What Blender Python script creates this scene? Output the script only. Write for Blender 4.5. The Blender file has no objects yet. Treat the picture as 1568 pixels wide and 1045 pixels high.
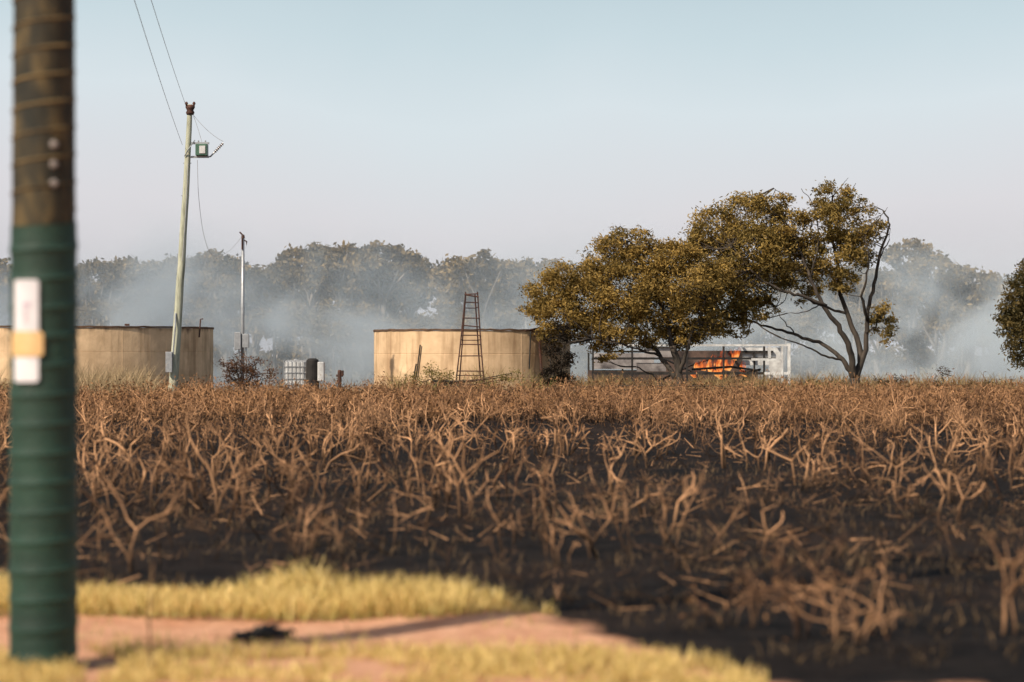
import bpy, math, numpy as np
from mathutils import Vector
rng=np.random.default_rng(7)
F=3702.0; EYE=1.7
def at(u,v,d):
    """bearing/elevation survey reading (u,v) taken at range d -> world metres"""
    return np.array([(u-784)/F*d, d, EYE+(545-v)/F*d])
scene=bpy.context.scene
# ---------------------------------------------------------------- helpers
def link(o,parent=None):
    scene.collection.objects.link(o)
    if parent is not None: o.parent=parent
    return o
def empty(name):
    o=bpy.data.objects.new(name,None); return link(o)
def mesh_np(name,V,Q,mat,parent=None,col=None,smooth=False):
    V=np.asarray(V,dtype=np.float32).reshape(-1,3); Q=np.asarray(Q,dtype=np.int32)
    me=bpy.data.meshes.new(name)
    me.vertices.add(len(V)); me.vertices.foreach_set('co',V.ravel())
    n=Q.shape[1]
    me.loops.add(Q.size); me.loops.foreach_set('vertex_index',Q.ravel())
    me.polygons.add(len(Q)); me.polygons.foreach_set('loop_start',np.arange(0,Q.size,n,dtype=np.int32))
    me.update(calc_edges=True)
    if smooth: me.polygons.foreach_set('use_smooth',np.ones(len(Q),dtype=bool))
    if col is not None:
        a=me.color_attributes.new('Col','FLOAT_COLOR','POINT')
        c=np.ones((len(V),4),dtype=np.float32); c[:,:3]=col
        a.data.foreach_set('color',c.ravel())
    me.materials.append(mat)
    o=bpy.data.objects.new(name,me); return link(o,parent)
def norm(a): return a/np.maximum(np.linalg.norm(a,axis=-1,keepdims=True),1e-9)
def segs(P0,P1,R0,R1,n=4):
    D=norm(P1-P0); up=np.where(np.abs(D[:,2:3])>0.9,np.array([[1.,0,0]]),np.array([[0,0,1.]]))
    U=norm(np.cross(D,up)); W=np.cross(D,U)
    a=np.arange(n)*2*math.pi/n
    ring=np.cos(a)[None,:,None]*U[:,None,:]+np.sin(a)[None,:,None]*W[:,None,:]
    A=P0[:,None,:]+ring*R0[:,None,None]; B=P1[:,None,:]+ring*R1[:,None,None]
    V=np.concatenate([A,B],axis=1).reshape(-1,3)
    base=(np.arange(len(P0))*2*n)[:,None]
    i=np.arange(n); j=(i+1)%n
    Q=np.stack([base+i,base+j,base+n+j,base+n+i],axis=-1).reshape(-1,4)
    return V,Q
class Acc:
    def __init__(s): s.V=[];s.Q=[];s.n=0;s.C=[]
    def add(s,V,Q,c=None):
        V=np.asarray(V,float).reshape(-1,3)
        s.V.append(V); s.Q.append(np.asarray(Q)+s.n); s.n+=len(V)
        if c is not None: s.C.append(np.broadcast_to(np.asarray(c,float),(len(V),3)))
    def tube(s,pts,rad,n=8,cap=True,c=None):
        pts=np.asarray(pts,float); m=len(pts)
        rad=np.broadcast_to(np.asarray(rad,float),(m,))
        T=norm(np.gradient(pts,axis=0)); 
        ref=np.array([0,0,1.]) if abs(T[0][2])<0.9 else np.array([1.,0,0])
        U=norm(np.cross(T,ref)); W=np.cross(T,U)
        a=np.arange(n)*2*math.pi/n
        V=pts[:,None]+rad[:,None,None]*(np.cos(a)[None,:,None]*U[:,None]+np.sin(a)[None,:,None]*W[:,None])
        V=V.reshape(-1,3); i=np.arange(n); j=(i+1)%n; Q=[]
        for k in range(m-1): Q.append(np.stack([k*n+i,k*n+j,(k+1)*n+j,(k+1)*n+i],-1))
        Q=np.concatenate(Q)
        if cap:
            V=np.concatenate([V,pts[:1],pts[-1:]]); c0=m*n; c1=c0+1
            Q=np.concatenate([Q,np.stack([j,i,np.full(n,c0),np.full(n,c0)],-1)[:,:4],np.stack([(m-1)*n+i,(m-1)*n+j,np.full(n,c1),np.full(n,c1)],-1)])
        s.add(V,Q,c)
    def box(s,lo,hi,c=None,rot=0,b=0.0):
        x0,y0,z0=lo; x1,y1,z1=hi
        V=np.array([[x0,y0,z0],[x1,y0,z0],[x1,y1,z0],[x0,y1,z0],[x0,y0,z1],[x1,y0,z1],[x1,y1,z1],[x0,y1,z1]],float)
        if rot:
            m=V.mean(0); cs,sn=math.cos(rot),math.sin(rot); q=V-m
            V=np.stack([q[:,0]*cs-q[:,1]*sn,q[:,0]*sn+q[:,1]*cs,q[:,2]],-1)+m
        s.add(V,[[0,3,2,1],[4,5,6,7],[0,1,5,4],[1,2,6,5],[2,3,7,6],[3,0,4,7]],c)
    def obj(s,name,mat,parent=None,smooth=False,bevel=0):
        V=np.concatenate(s.V); Q=np.concatenate(s.Q)
        deg=(Q[:,2]==Q[:,3])
        me=bpy.data.meshes.new(name)
        faces=[tuple(q[:3]) if d else tuple(q) for q,d in zip(Q.tolist(),deg)]
        me.from_pydata(V.tolist(),[],faces); me.update()
        if smooth: me.polygons.foreach_set('use_smooth',np.ones(len(faces),dtype=bool))
        if s.C:
            a=me.color_attributes.new('Col','FLOAT_COLOR','POINT')
            c=np.ones((len(V),4),dtype=np.float32); c[:,:3]=np.concatenate(s.C); a.data.foreach_set('color',c.ravel())
        me.materials.append(mat)
        o=bpy.data.objects.new(name,me); link(o,parent)
        if bevel:
            b=o.modifiers.new('b','BEVEL'); b.width=bevel; b.segments=2; b.limit_method='ANGLE'
        return o
def curve_pts(ctrl,n=8):
    """Catmull-Rom through ctrl"""
    P=np.asarray(ctrl,float); P=np.vstack([2*P[0]-P[1],P,2*P[-1]-P[-2]]); out=[]
    for i in range(1,len(P)-2):
        for t in np.linspace(0,1,n,endpoint=False):
            a,b,c,d=P[i-1],P[i],P[i+1],P[i+2]
            out.append(0.5*((2*b)+(c-a)*t+(2*a-5*b+4*c-d)*t*t+(3*b-a-3*c+d)*t**3))
    out.append(P[-2]); return np.array(out)
# ---------------------------------------------------------------- materials
def newmat(name):
    m=bpy.data.materials.new(name); m.use_nodes=True; nt=m.node_tree
    return m,nt,nt.nodes['Principled BSDF']
def mat_noise(name,c1,c2,scale=3,rough=0.85,bump=0.2,stretch=(1,1,1),c3=None,metal=0,bumpscale=None):
    m,nt,b=newmat(name); N=nt.nodes.new; L=nt.links.new
    tc=N('ShaderNodeTexCoord'); mp=N('ShaderNodeMapping'); mp.inputs['Scale'].default_value=stretch
    L(tc.outputs['Object'],mp.inputs[0])
    no=N('ShaderNodeTexNoise'); no.inputs['Scale'].default_value=scale; no.inputs['Detail'].default_value=8; no.inputs['Roughness'].default_value=0.65
    L(mp.outputs[0],no.inputs[0])
    r=N('ShaderNodeValToRGB'); r.color_ramp.elements[0].position=0.35; r.color_ramp.elements[1].position=0.68
    r.color_ramp.elements[0].color=(*c1,1); r.color_ramp.elements[1].color=(*c2,1)
    if c3: e=r.color_ramp.elements.new(0.5); e.color=(*c3,1)
    L(no.outputs[0],r.inputs[0]); L(r.outputs[0],b.inputs['Base Color'])
    b.inputs['Roughness'].default_value=rough; b.inputs['Metallic'].default_value=metal
    n2=N('ShaderNodeTexNoise'); n2.inputs['Scale'].default_value=bumpscale or scale*6; n2.inputs['Detail'].default_value=5
    L(mp.outputs[0],n2.inputs[0])
    bp=N('ShaderNodeBump'); bp.inputs['Strength'].default_value=bump; bp.inputs['Distance'].default_value=0.02
    L(n2.outputs[0],bp.inputs['Height']); L(bp.outputs[0],b.inputs['Normal'])
    return m
def mat_col(name,rough=0.8,trans=0.0):
    m,nt,b=newmat(name); N=nt.nodes.new; L=nt.links.new
    a=N('ShaderNodeVertexColor'); a.layer_name='Col'
    L(a.outputs[0],b.inputs['Base Color']); b.inputs['Roughness'].default_value=rough
    b.inputs['Specular IOR Level'].default_value=0.2
    if trans>0:
        t=N('ShaderNodeBsdfTranslucent'); L(a.outputs[0],t.inputs[0])
        mx=N('ShaderNodeMixShader'); mx.inputs[0].default_value=trans
        L(b.outputs[0],mx.inputs[1]); L(t.outputs[0],mx.inputs[2])
        L(mx.outputs[0],nt.nodes['Material Output'].inputs[0])
    return m
M_leaf=mat_col('foliage',0.6,0.3); M_stalk=mat_col('dry_stalk',0.85); M_grass=mat_col('grass_blades',0.7,0.3)
M_bark=mat_noise('bark',(0.022,0.017,0.013),(0.085,0.065,0.048),2,bump=0.5,stretch=(3,3,0.6))
M_fbark=mat_noise('grey_bark',(0.12,0.10,0.085),(0.35,0.30,0.25),1)
M_dark=mat_noise('charred_timber',(0.008,0.007,0.007),(0.035,0.03,0.027),4)
M_rust=mat_noise('rusty_steel',(0.03,0.014,0.01),(0.12,0.045,0.025),6,rough=0.7)
M_white=mat_noise('weathered_white_paint',(0.42,0.41,0.40),(0.78,0.78,0.76),3,rough=0.6,bump=0.05)
M_metal=mat_noise('galvanised',(0.28,0.29,0.30),(0.45,0.46,0.47),8,rough=0.45,metal=0.4,bump=0.02)
M_wire=mat_noise('wire',(0.35,0.35,0.36),(0.5,0.5,0.5),5,rough=0.5,bump=0)
# ---------------------------------------------------------------- ground
EX0,EX1,EY0,EY1=-0.7,1.9,17.0,12.0
def burnt_edge(x):
    t=np.clip((x-EX0)/(EX1-EX0),0,1); t=t*t*(3-2*t)
    return EY0+(EY1-EY0)*t
def make_ground():
    xs=np.concatenate([[-3000,-800,-250,-120],np.linspace(-60,60,161),[120,250,800,3000]])
    ys=np.concatenate([[-400,-60,-10],np.linspace(0,40,120),np.linspace(41,120,90),[200,400,1000,4000]])
    X,Y=np.meshgrid(xs,ys); 
    Z=0.025*np.sin(X*1.3+Y*0.7)*np.sin(Y*1.1-X*0.4)+0.02*np.sin(X*3.1+1)*np.sin(Y*2.7)+rng.normal(0,0.008,X.shape)
    Z=Z*np.exp(-(np.hypot(X,Y)/140)**4)
    V=np.stack([X,Y,Z],-1).reshape(-1,3); nx=len(xs);ny=len(ys)
    i,j=np.meshgrid(np.arange(nx-1),np.arange(ny-1)); k=(j*nx+i).ravel()
    Q=np.stack([k,k+1,k+1+nx,k+nx],-1)
    m,nt,b=newmat('ground_soil'); N=nt.nodes.new; L=nt.links.new
    geo=N('ShaderNodeNewGeometry'); sep=N('ShaderNodeSeparateXYZ'); L(geo.outputs['Position'],sep.inputs[0])
    def noise(s,d=6,r=0.6):
        n=N('ShaderNodeTexNoise'); n.inputs['Scale'].default_value=s; n.inputs['Detail'].default_value=d; n.inputs['Roughness'].default_value=r; L(geo.outputs['Position'],n.inputs[0]); return n.outputs[0]
    def ramp(src,p0,c0,p1,c1):
        r=N('ShaderNodeValToRGB'); e=r.color_ramp.elements; e[0].position=p0;e[0].color=(*c0,1);e[1].position=p1;e[1].color=(*c1,1); L(src,r.inputs[0]); return r.outputs[0]
    def math_(op,a,bb):
        n=N('ShaderNodeMath'); n.operation=op
        for q,s in enumerate((a,bb)):
            if isinstance(s,(int,float)): n.inputs[q].default_value=s
            else: L(s,n.inputs[q])
        return n.outputs[0]
    def mix(f,a,bb):
        n=N('ShaderNodeMix'); n.data_type='RGBA'; L(f,n.inputs[0]); L(a,n.inputs[6]); L(bb,n.inputs[7]); return n.outputs[2]
    mr=N('ShaderNodeMapRange'); mr.interpolation_type='SMOOTHSTEP'
    L(sep.outputs[0],mr.inputs[0]); mr.inputs[1].default_value=EX0; mr.inputs[2].default_value=EX1; mr.inputs[3].default_value=EY0; mr.inputs[4].default_value=EY1
    dy=math_('SUBTRACT',sep.outputs[1],mr.outputs[0])
    dy=math_('ADD',dy,math_('MULTIPLY',math_('SUBTRACT',noise(1.6),0.5),2.4))
    mask=N('ShaderNodeMapRange'); L(dy,mask.inputs[0]); mask.inputs[1].default_value=-0.2; mask.inputs[2].default_value=0.4
    far=N('ShaderNodeMapRange'); L(sep.outputs[1],far.inputs[0]); far.inputs[1].default_value=90; far.inputs[2].default_value=115
    dirt=ramp(noise(3.5,8,0.75),0.32,(0.60,0.27,0.15),0.68,(0.92,0.53,0.33))
    char=ramp(noise(2.2,9,0.75),0.42,(0.006,0.005,0.005),0.78,(0.036,0.027,0.022))
    char=mix(math_('MULTIPLY',ramp(noise(0.25,5,0.6),0.45,(0,0,0),0.75,(1,1,1)),0.5),char,ramp(noise(9),0.3,(0.02,0.013,0.010),0.7,(0.10,0.057,0.037)))
    drygr=ramp(noise(0.6,8),0.3,(0.12,0.09,0.045),0.7,(0.30,0.24,0.13))
    c=mix(mask.outputs[0],dirt,char); c=mix(far.outputs[0],c,drygr)
    L(c,b.inputs['Base Color']); b.inputs['Roughness'].default_value=0.95; b.inputs['Specular IOR Level'].default_value=0.1
    bp=N('ShaderNodeBump'); bp.inputs['Strength'].default_value=0.9; bp.inputs['Distance'].default_value=0.06
    L(noise(7,9,0.75),bp.inputs['Height']); L(bp.outputs[0],b.inputs['Normal'])
    mesh_np('ground',V,Q,m,smooth=True)
make_ground()
# ---------------------------------------------------------------- dry scrub
def vnoise(x,y,s,seed):
    r=np.random.default_rng(seed); G=r.random((256,256)); x=x*s+100;y=y*s+100
    xi=np.floor(x).astype(int);yi=np.floor(y).astype(int);fx=x-xi;fy=y-yi; fx=fx*fx*(3-2*fx);fy=fy*fy*(3-2*fy)
    g=lambda a,b:G[a%256,b%256]
    return (g(xi,yi)*(1-fx)+g(xi+1,yi)*fx)*(1-fy)+(g(xi,yi+1)*(1-fx)+g(xi+1,yi+1)*fx)*fy
def scrub(B,H,thick,stems,levels,colA,colB,leaf=0,leafsize=0.05,charz=0.15,spread=0.55,n=4,fork=0.55,tpow=1.0,r2=(0.55,0.85)):
    Nn=len(B); reps=np.repeat(np.arange(Nn),rng.integers(max(1,stems-1),stems+2,Nn))
    P=B[reps]+np.c_[rng.normal(0,0.06,(len(reps),2)),np.full(len(reps),-0.03)]
    az=rng.uniform(0,2*math.pi,len(reps)); til=np.abs(rng.normal(0,spread,len(reps)))
    D=np.stack([np.cos(az)*np.sin(til),np.sin(az)*np.sin(til),np.cos(til)],-1)
    Ln=H[reps]*rng.uniform(0.3,0.6,len(reps)); R=thick[reps]*rng.uniform(0.6,1.2,len(reps)); sh=reps
    tone=rng.random(Nn)**tpow
    Vs=[];Qs=[];Cs=[];k=0;tips=[]
    for lv in range(levels):
        mid=P+D*(Ln*0.5)[:,None]
        D2=norm(D+rng.normal(0,0.2,D.shape)); E=mid+D2*(Ln*0.5)[:,None]
        for a,b_,ra,rb in ((P,mid,R,R*0.86),(mid,E,R*0.86,R*0.7)):
            V,Q=segs(a,b_,ra,rb,n); Vs.append(V);Qs.append(Q+k);k+=len(V)
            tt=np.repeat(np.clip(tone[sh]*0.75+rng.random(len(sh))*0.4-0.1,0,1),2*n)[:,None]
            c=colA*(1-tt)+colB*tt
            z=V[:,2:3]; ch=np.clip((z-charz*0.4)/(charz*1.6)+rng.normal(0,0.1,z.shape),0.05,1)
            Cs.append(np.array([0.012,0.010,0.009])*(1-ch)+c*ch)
        tips.append((E,sh))
        if lv<levels-1:
            m=rng.choice([1,2,3],len(E),p=[0.2,0.65,0.15])
            idx=np.repeat(np.arange(len(E)),m)
            P=E[idx]; D=norm(D2[idx]+rng.normal(0,fork,(len(idx),3))+np.array([0,0,0.12])); Ln=Ln[idx]*rng.uniform(0.45,0.95,len(idx)); R=R[idx]*rng.uniform(r2[0],r2[1],len(idx)); sh=sh[idx]
    if leaf:
        E=np.concatenate([t[0] for t in tips[-2:]])
        idx=np.repeat(np.arange(len(E)),max(1,int(math.ceil(leaf)))); idx=idx[rng.random(len(idx))<leaf/math.ceil(leaf)]
        C0=E[idx]+rng.normal(0,0.06,(len(idx),3)); a=norm(rng.normal(0,1,(len(idx),3))); b_=norm(np.cross(a,rng.normal(0,1,(len(idx),3))))
        s=leafsize*rng.uniform(0.5,1.3,len(idx))[:,None]
        V=np.stack([C0-a*s,C0+b_*s*0.35,C0+a*s,C0-b_*s*0.35],1).reshape(-1,3)
        Q=np.arange(len(V)).reshape(-1,4); Vs.append(V);Qs.append(Q+k);k+=len(V)
        lc=(np.array([0.09,0.04,0.02]),np.array([0.36,0.19,0.085]))
        t=np.repeat(rng.random(len(idx)),4)[:,None]; Cs.append(lc[0]*(1-t)+lc[1]*t)
    return np.concatenate(Vs),np.concatenate(Qs),np.concatenate(Cs)
def merge(parts):
    V=[];Q=[];C=[];k=0
    for v,q,c in parts: V.append(v);Q.append(q+k);C.append(c);k+=len(v)
    return np.concatenate(V),np.concatenate(Q),np.concatenate(C)
def spots(n,y0,y1,seed,patch=0.0,side=0.26,marg=4,pw=1.0):
    y=y0+(y1-y0)*rng.random(n)**pw; w=side*y+marg; x=rng.uniform(-1,1,n)*w
    k=vnoise(x,y*0.45,0.33,seed)*0.6+vnoise(x,y,1.1,seed+1)*0.4
    m=k>patch; m&=y>burnt_edge(x)+0.8
    return np.stack([x,y,np.zeros(n)],-1)[m]
A=np.array
tanA=A([0.05,0.023,0.013]); tanB=A([0.82,0.45,0.23])
parts=[]
def field(cnt,y0,y1,seed,patch,h,t,stems,lv,leaf=0,ls=.04,**kw):
    B=spots(cnt,y0,y1,seed,patch); parts.append(scrub(B,rng.uniform(h[0],h[1],len(B)),rng.uniform(t[0],t[1],len(B)),stems,lv,tanA,tanB,leaf=leaf,leafsize=ls,**kw))
# thick forked stems
field(120,17.5,26,11,.46,(.4,.75),(.008,.016),2,3,fork=.7,spread=.5,tpow=1.3)
field(620,25,42,21,.46,(.45,.9),(.010,.024),1,3,fork=.65,spread=.48,tpow=1.25)
field(1100,40,62,31,.45,(.5,.9),(.011,.024),2,3,fork=.6,spread=.45,leaf=.2,tpow=1.25)
field(2000,60,86,41,.27,(.4,.95),(.010,.020),3,3,fork=.6,spread=.45,leaf=1,ls=.05,n=3,tpow=1.2)
# thin twiggy dark growth between them
field(320,17.5,27,51,.47,(.15,.4),(.003,.006),3,4,fork=.8,spread=.9,tpow=3)
field(1100,26,45,61,.47,(.2,.5),(.004,.007),3,3,leaf=.2,ls=.02,fork=.8,spread=.7,tpow=3,n=3)
field(1400,44,64,71,.44,(.3,.6),(.005,.009),3,3,leaf=.8,ls=.035,fork=.7,n=3,tpow=2.2)
field(2400,62,86,81,.15,(.35,.85),(.006,.011),4,3,leaf=2.5,ls=.05,fork=.6,n=3,tpow=1.5)
# litter sticks on the burnt ground
n=9000; y=16+50*rng.random(n)**1.4; x=rng.uniform(-1,1,n)*(0.26*y+4); k=(y>burnt_edge(x)+0.5)&(vnoise(x,y,1.2,91)>.4); x=x[k];y=y[k];n=len(x)
P0=np.stack([x,y,rng.uniform(0.01,0.05,n)],-1); az=rng.uniform(0,2*math.pi,n); l=rng.uniform(0.04,0.3,n)
P1=P0+np.stack([np.cos(az)*l,np.sin(az)*l,np.abs(rng.normal(0.02,0.07,n))],-1); r=rng.uniform(0.002,0.007,n)
V,Q=segs(P0,P1,r,r*0.5,4); t=np.repeat(rng.random(n)**2,8)[:,None]; parts.append((V,Q,tanA*0.3*(1-t)+tanB*.85*t))
V,Q,C=merge(parts); print('scrub quads',len(Q))
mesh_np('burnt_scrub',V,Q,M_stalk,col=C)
# close roadside burnt shrub at right
B=np.array([[1.75,14.6,0],[1.95,14.3,0],[2.25,14.9,0],[1.4,15.3,0],[3.1,14.8,0]],float)
V,Q,C=scrub(B,np.array([.55,.5,.4,.35,.45]),np.full(5,0.012),5,4,A([0.06,0.03,0.018]),A([0.6,0.33,0.17]),leaf=1,leafsize=0.022,spread=0.9,charz=0.05,tpow=1.5)
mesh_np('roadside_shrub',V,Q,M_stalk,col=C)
# ---------------------------------------------------------------- grass
def blades(B,H,cA,cB,w=0.006,lean=0.35,root=None):
    n=len(B); az=rng.uniform(0,2*math.pi,n); tl=np.abs(rng.normal(0,lean,n))
    D=np.stack([np.cos(az)*np.sin(tl),np.sin(az)*np.sin(tl),np.cos(tl)],-1)
    D2=norm(D+np.stack([np.cos(az)*0.5,np.sin(az)*0.5,np.full(n,-0.15)],-1))
    a2=rng.uniform(0,2*math.pi,n); S=np.stack([np.cos(a2),np.sin(a2),np.zeros(n)],-1)*w
    M=B+D*(H*0.55)[:,None]; T=M+D2*(H*0.5)[:,None]
    V=np.stack([B-S,B+S,M+S*0.8,M-S*0.8,T+S*0.15,T-S*0.15],1).reshape(-1,3)
    b=(np.arange(n)*6)[:,None]; Q=np.concatenate([b+[[0,1,2,3]],b+[[3,2,4,5]]])
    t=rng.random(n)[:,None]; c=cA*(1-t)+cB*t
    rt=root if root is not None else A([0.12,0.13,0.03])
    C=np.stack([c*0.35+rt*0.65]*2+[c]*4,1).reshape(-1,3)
    return V,Q,C
parts=[]
gA=A([0.50,0.37,0.10]); gB=A([0.97,0.74,0.32])
n=46000; x=rng.uniform(-9,1.9,n); y=rng.uniform(15.3,18.0,n)
edge=burnt_edge(x); c=vnoise(x,y,2.2,5)*0.6+vnoise(x,y,7,6)*0.4
lo=15.45+0.35*vnoise(x,y*0,1.5,8)
k=(y<edge+0.9*(vnoise(x,y,1.3,9)-0.3))&(y>lo)&(c>0.25)&(x<0.95)
x=x[k];y=y[k];H=rng.uniform(0.07,0.24,len(x))*(0.4+1.0*vnoise(x,y,1.4,10))*np.where(x>-0.3,0.7,1)
parts.append(blades(np.stack([x,y,np.zeros(len(x))],-1),H,gA,gB,root=A([.16,.19,.05])))
n=70000; x=rng.uniform(-9,1.5,n); y=rng.uniform(9.5,14.0,n); c=vnoise(x,y,1.8,15)*0.6+vnoise(x,y,5,16)*0.4
k=(y<13.7+0.7*(vnoise(x,y,0.9,17)-0.5))&(c>0.38)&(x<1.25-0.25*(y-12.5)+.5*(vnoise(x,y,2,18)-.5)); x=x[k];y=y[k]
parts.append(blades(np.stack([x,y,np.zeros(len(x))],-1),rng.uniform(0.03,0.12,len(x)),gA,gB*0.95,w=0.005,root=A([.22,.19,.05])))
# scattered tufts on dirt
n=5000; x=rng.uniform(-6,3.5,n); y=rng.uniform(13,16.5,n); k=(vnoise(x,y,3,25)>0.70)&(y<burnt_edge(x)-.3); x=x[k];y=y[k]
parts.append(blades(np.stack([x,y,np.zeros(len(x))],-1),rng.uniform(0.03,0.10,len(x)),gA*0.7,gB*0.7,w=0.004))
# singed stubble through the burnt ground
n=26000; y=12.5+26*rng.random(n)**1.2; x=rng.uniform(-1,1,n)*(0.26*y+2); k=(y>burnt_edge(x)-.1)&(vnoise(x,y,1.1,27)*.6+vnoise(x,y,3.5,28)*.4>0.52); x=x[k];y=y[k]
parts.append(blades(np.stack([x,y,np.zeros(len(x))],-1),rng.uniform(0.03,0.14,len(x)),A([.05,.03,.018]),A([.38,.24,.12]),w=0.004,lean=.6,root=A([.01,.01,.008])))
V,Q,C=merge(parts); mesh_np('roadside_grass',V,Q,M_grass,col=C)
# long pale weeds around tanks
parts=[]
def weed(u0,u1,d0,d1,n,h0,h1,cA,cB,w=0.012,lean=0.25,seed=3,th=0.35):
    y=rng.uniform(d0,d1,n); x=(rng.uniform(u0,u1,n)-784)/F*y; k=vnoise(x,y,0.8,seed)>th; x=x[k];y=y[k]
    hh=rng.uniform(h0,h1,len(x))*(0.6+0.7*vnoise(x,y,0.9,seed+2))
    parts.append(blades(np.stack([x,y,np.zeros(len(x))],-1),hh,cA,cB,w=w,lean=lean))
weed(-300,1700,80,90,14000,0.5,1.0,A([0.20,0.12,0.06]),A([0.46,0.31,0.16]),seed=3)
weed(600,840,82,87,1500,0.8,1.25,A([0.13,0.12,0.03]),A([0.42,0.34,0.12]),seed=33,th=.5)
weed(100,230,74,84,3500,0.8,1.4,A([0.35,0.25,0.13]),A([0.6,0.45,0.27]),seed=43)
weed(-200,60,80,86,3000,0.8,1.4,A([0.2,0.15,0.06]),A([0.5,0.38,0.2]),seed=53)
weed(860,1700,95,112,12000,0.5,1.0,A([0.22,0.14,0.06]),A([0.46,0.33,0.15]),w=0.015,seed=63)
V,Q,C=merge(parts); mesh_np('dry_weeds',V,Q,M_grass,col=C)
# single tall dry stalk close to the road
a=Acc(); p=at(232,0,12.9); pts=[[p[0],12.9,0],[p[0]-0.01,12.9,0.3],[p[0]+0.005,12.92,0.6]]
a.tube(curve_pts(pts,4),np.linspace(0.008,0.004,9),5,c=(0.2,0.12,0.06)); 
a.tube([[p[0]-0.01,12.9,0.33],[p[0]+0.05,12.9,0.47]],[0.004,0.002],4,c=(0.2,0.12,0.06)); a.tube([[p[0]-0.01,12.9,0.25],[p[0]-0.05,12.9,0.36]],[0.004,0.002],4,c=(0.2,0.12,0.06))
a.obj('dry_stalk',M_stalk)
# small dark patch on the verge, built as a pile of short sticks
a=Acc(); c0=at(402,985,14.5); 
for i in range(60):
    k_=rng.normal(0,1); q=np.array([c0[0]+k_*0.075,14.5+rng.normal(0,0.09)+k_*.05,abs(rng.normal(0.015,0.03*math.exp(-k_*k_)))+.01]); an=rng.uniform(-0.7,0.7)+0.25; l=rng.uniform(0.04,0.13)
    dd=np.array([math.cos(an),math.sin(an)*0.8,rng.normal(0,0.2)])*l/2
    a.tube([q-dd,q+dd*0.2+[0,0,0.01],q+dd],[0.010,0.014,0.006],5)
a.obj('dark_debris',M_dark)
# ---------------------------------------------------------------- trees
def leaf_cloud(blobs,d,clumps,leaves,lsize,lw,cA,cB,sq=1.0,crad=0.265,depth=1.1):
    cc=[];rr=[]
    for (u,v,ru,rv,*ex) in blobs:
        off=ex[0] if ex else 0.0; dens=ex[1] if len(ex)>1 else 1.0
        s=d/F; c=at(u,v,d)+np.array([0,off,0])
        area=(ru*rv)/2000.0; n=max(3,int(clumps*area*dens*sq))
        q=norm(rng.normal(0,1,(n,3)))*(rng.uniform(0.35,1.0,n)**0.5)[:,None]
        R=np.array([ru*s,0.5*(ru+rv)*s*depth,rv*s])
        cc.append(c+q*R); rr.append(np.full(n,crad*min(1.3,max(0.6,(ru+rv)/80))))
    cc=np.concatenate(cc); rr=np.concatenate(rr); n=len(cc)
    tone=rng.random(n)
    cnt=(leaves*rng.uniform(0.4,1.4,n)).astype(int); idx=np.repeat(np.arange(n),cnt)
    g=rng.normal(0,1,(len(idx),3))*np.array([1,1,0.62]); P=cc[idx]+g*rr[idx][:,None]*0.75
    ax=norm(rng.normal(0,1,P.shape)*np.array([1,1,0.8])+np.array([0.25,0,-0.45])); bx=norm(np.cross(ax,rng.normal(0,1,P.shape)))
    L=lsize*rng.uniform(0.6,1.4,len(idx))[:,None]; W=lw*rng.uniform(0.7,1.3,len(idx))[:,None]
    V=np.stack([P-ax*L/2,P+bx*W/2,P+ax*L/2,P-bx*W/2],1).reshape(-1,3); Q=np.arange(len(V)).reshape(-1,4)
    t=np.clip(tone[idx]*0.6+rng.random(len(idx))*0.5-0.05,0,1)[:,None]; C=np.repeat(cA*(1-t)+cB*t,4,axis=0)
    return V,Q,C,cc
def grow_to(a,limbpts,cc,frac,r=0.03,rt=0.008,n=5):
    for c in cc:
        if rng.random()>frac: continue
        dd=np.linalg.norm(limbpts-c,axis=1)+0.5*np.maximum(0,limbpts[:,2]-c[2]); p=limbpts[np.argmin(dd)]
        mid=(p+c)/2+rng.normal(0,0.12,3)+np.array([0,0,-0.08]); l=np.linalg.norm(c-p)
        k=min(1.6,max(0.5,l/1.5))
        a.tube(curve_pts([p,mid,c],3),np.linspace(r*k,rt,7),n)
def tree(name,limbs,blobs,d,clumps=30,leaves=85,cA=A([0.07,0.058,0.016]),cB=A([0.46,0.305,0.085]),lsize=0.15,lw=0.05,frac=0.5,bark=M_bark):
    E=empty(name); a=Acc(); lp=[]
    for pts,r0,r1 in limbs:
        W=[at(p[0],p[1],d)+np.array([0,(p[2] if len(p)>2 else 0),0]) for p in pts]
        c=curve_pts(W,5); c[1:-1]+=rng.normal(0,0.02,c[1:-1].shape); m=len(c); t=np.linspace(0,1,m)
        a.tube(c,r0+(r1-r0)*t**0.8,9); lp.append(c[m//3:])
    V,Q,C,cc=leaf_cloud(blobs,d,clumps,leaves,lsize,lw,cA,cB)
    lp=np.concatenate(lp); grow_to(a,lp,cc,frac)
    a.obj('trunk_and_limbs',bark,E,smooth=True)
    mesh_np('foliage',V,Q,M_leaf,E,col=C); print(name,len(Q)); return E
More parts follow.
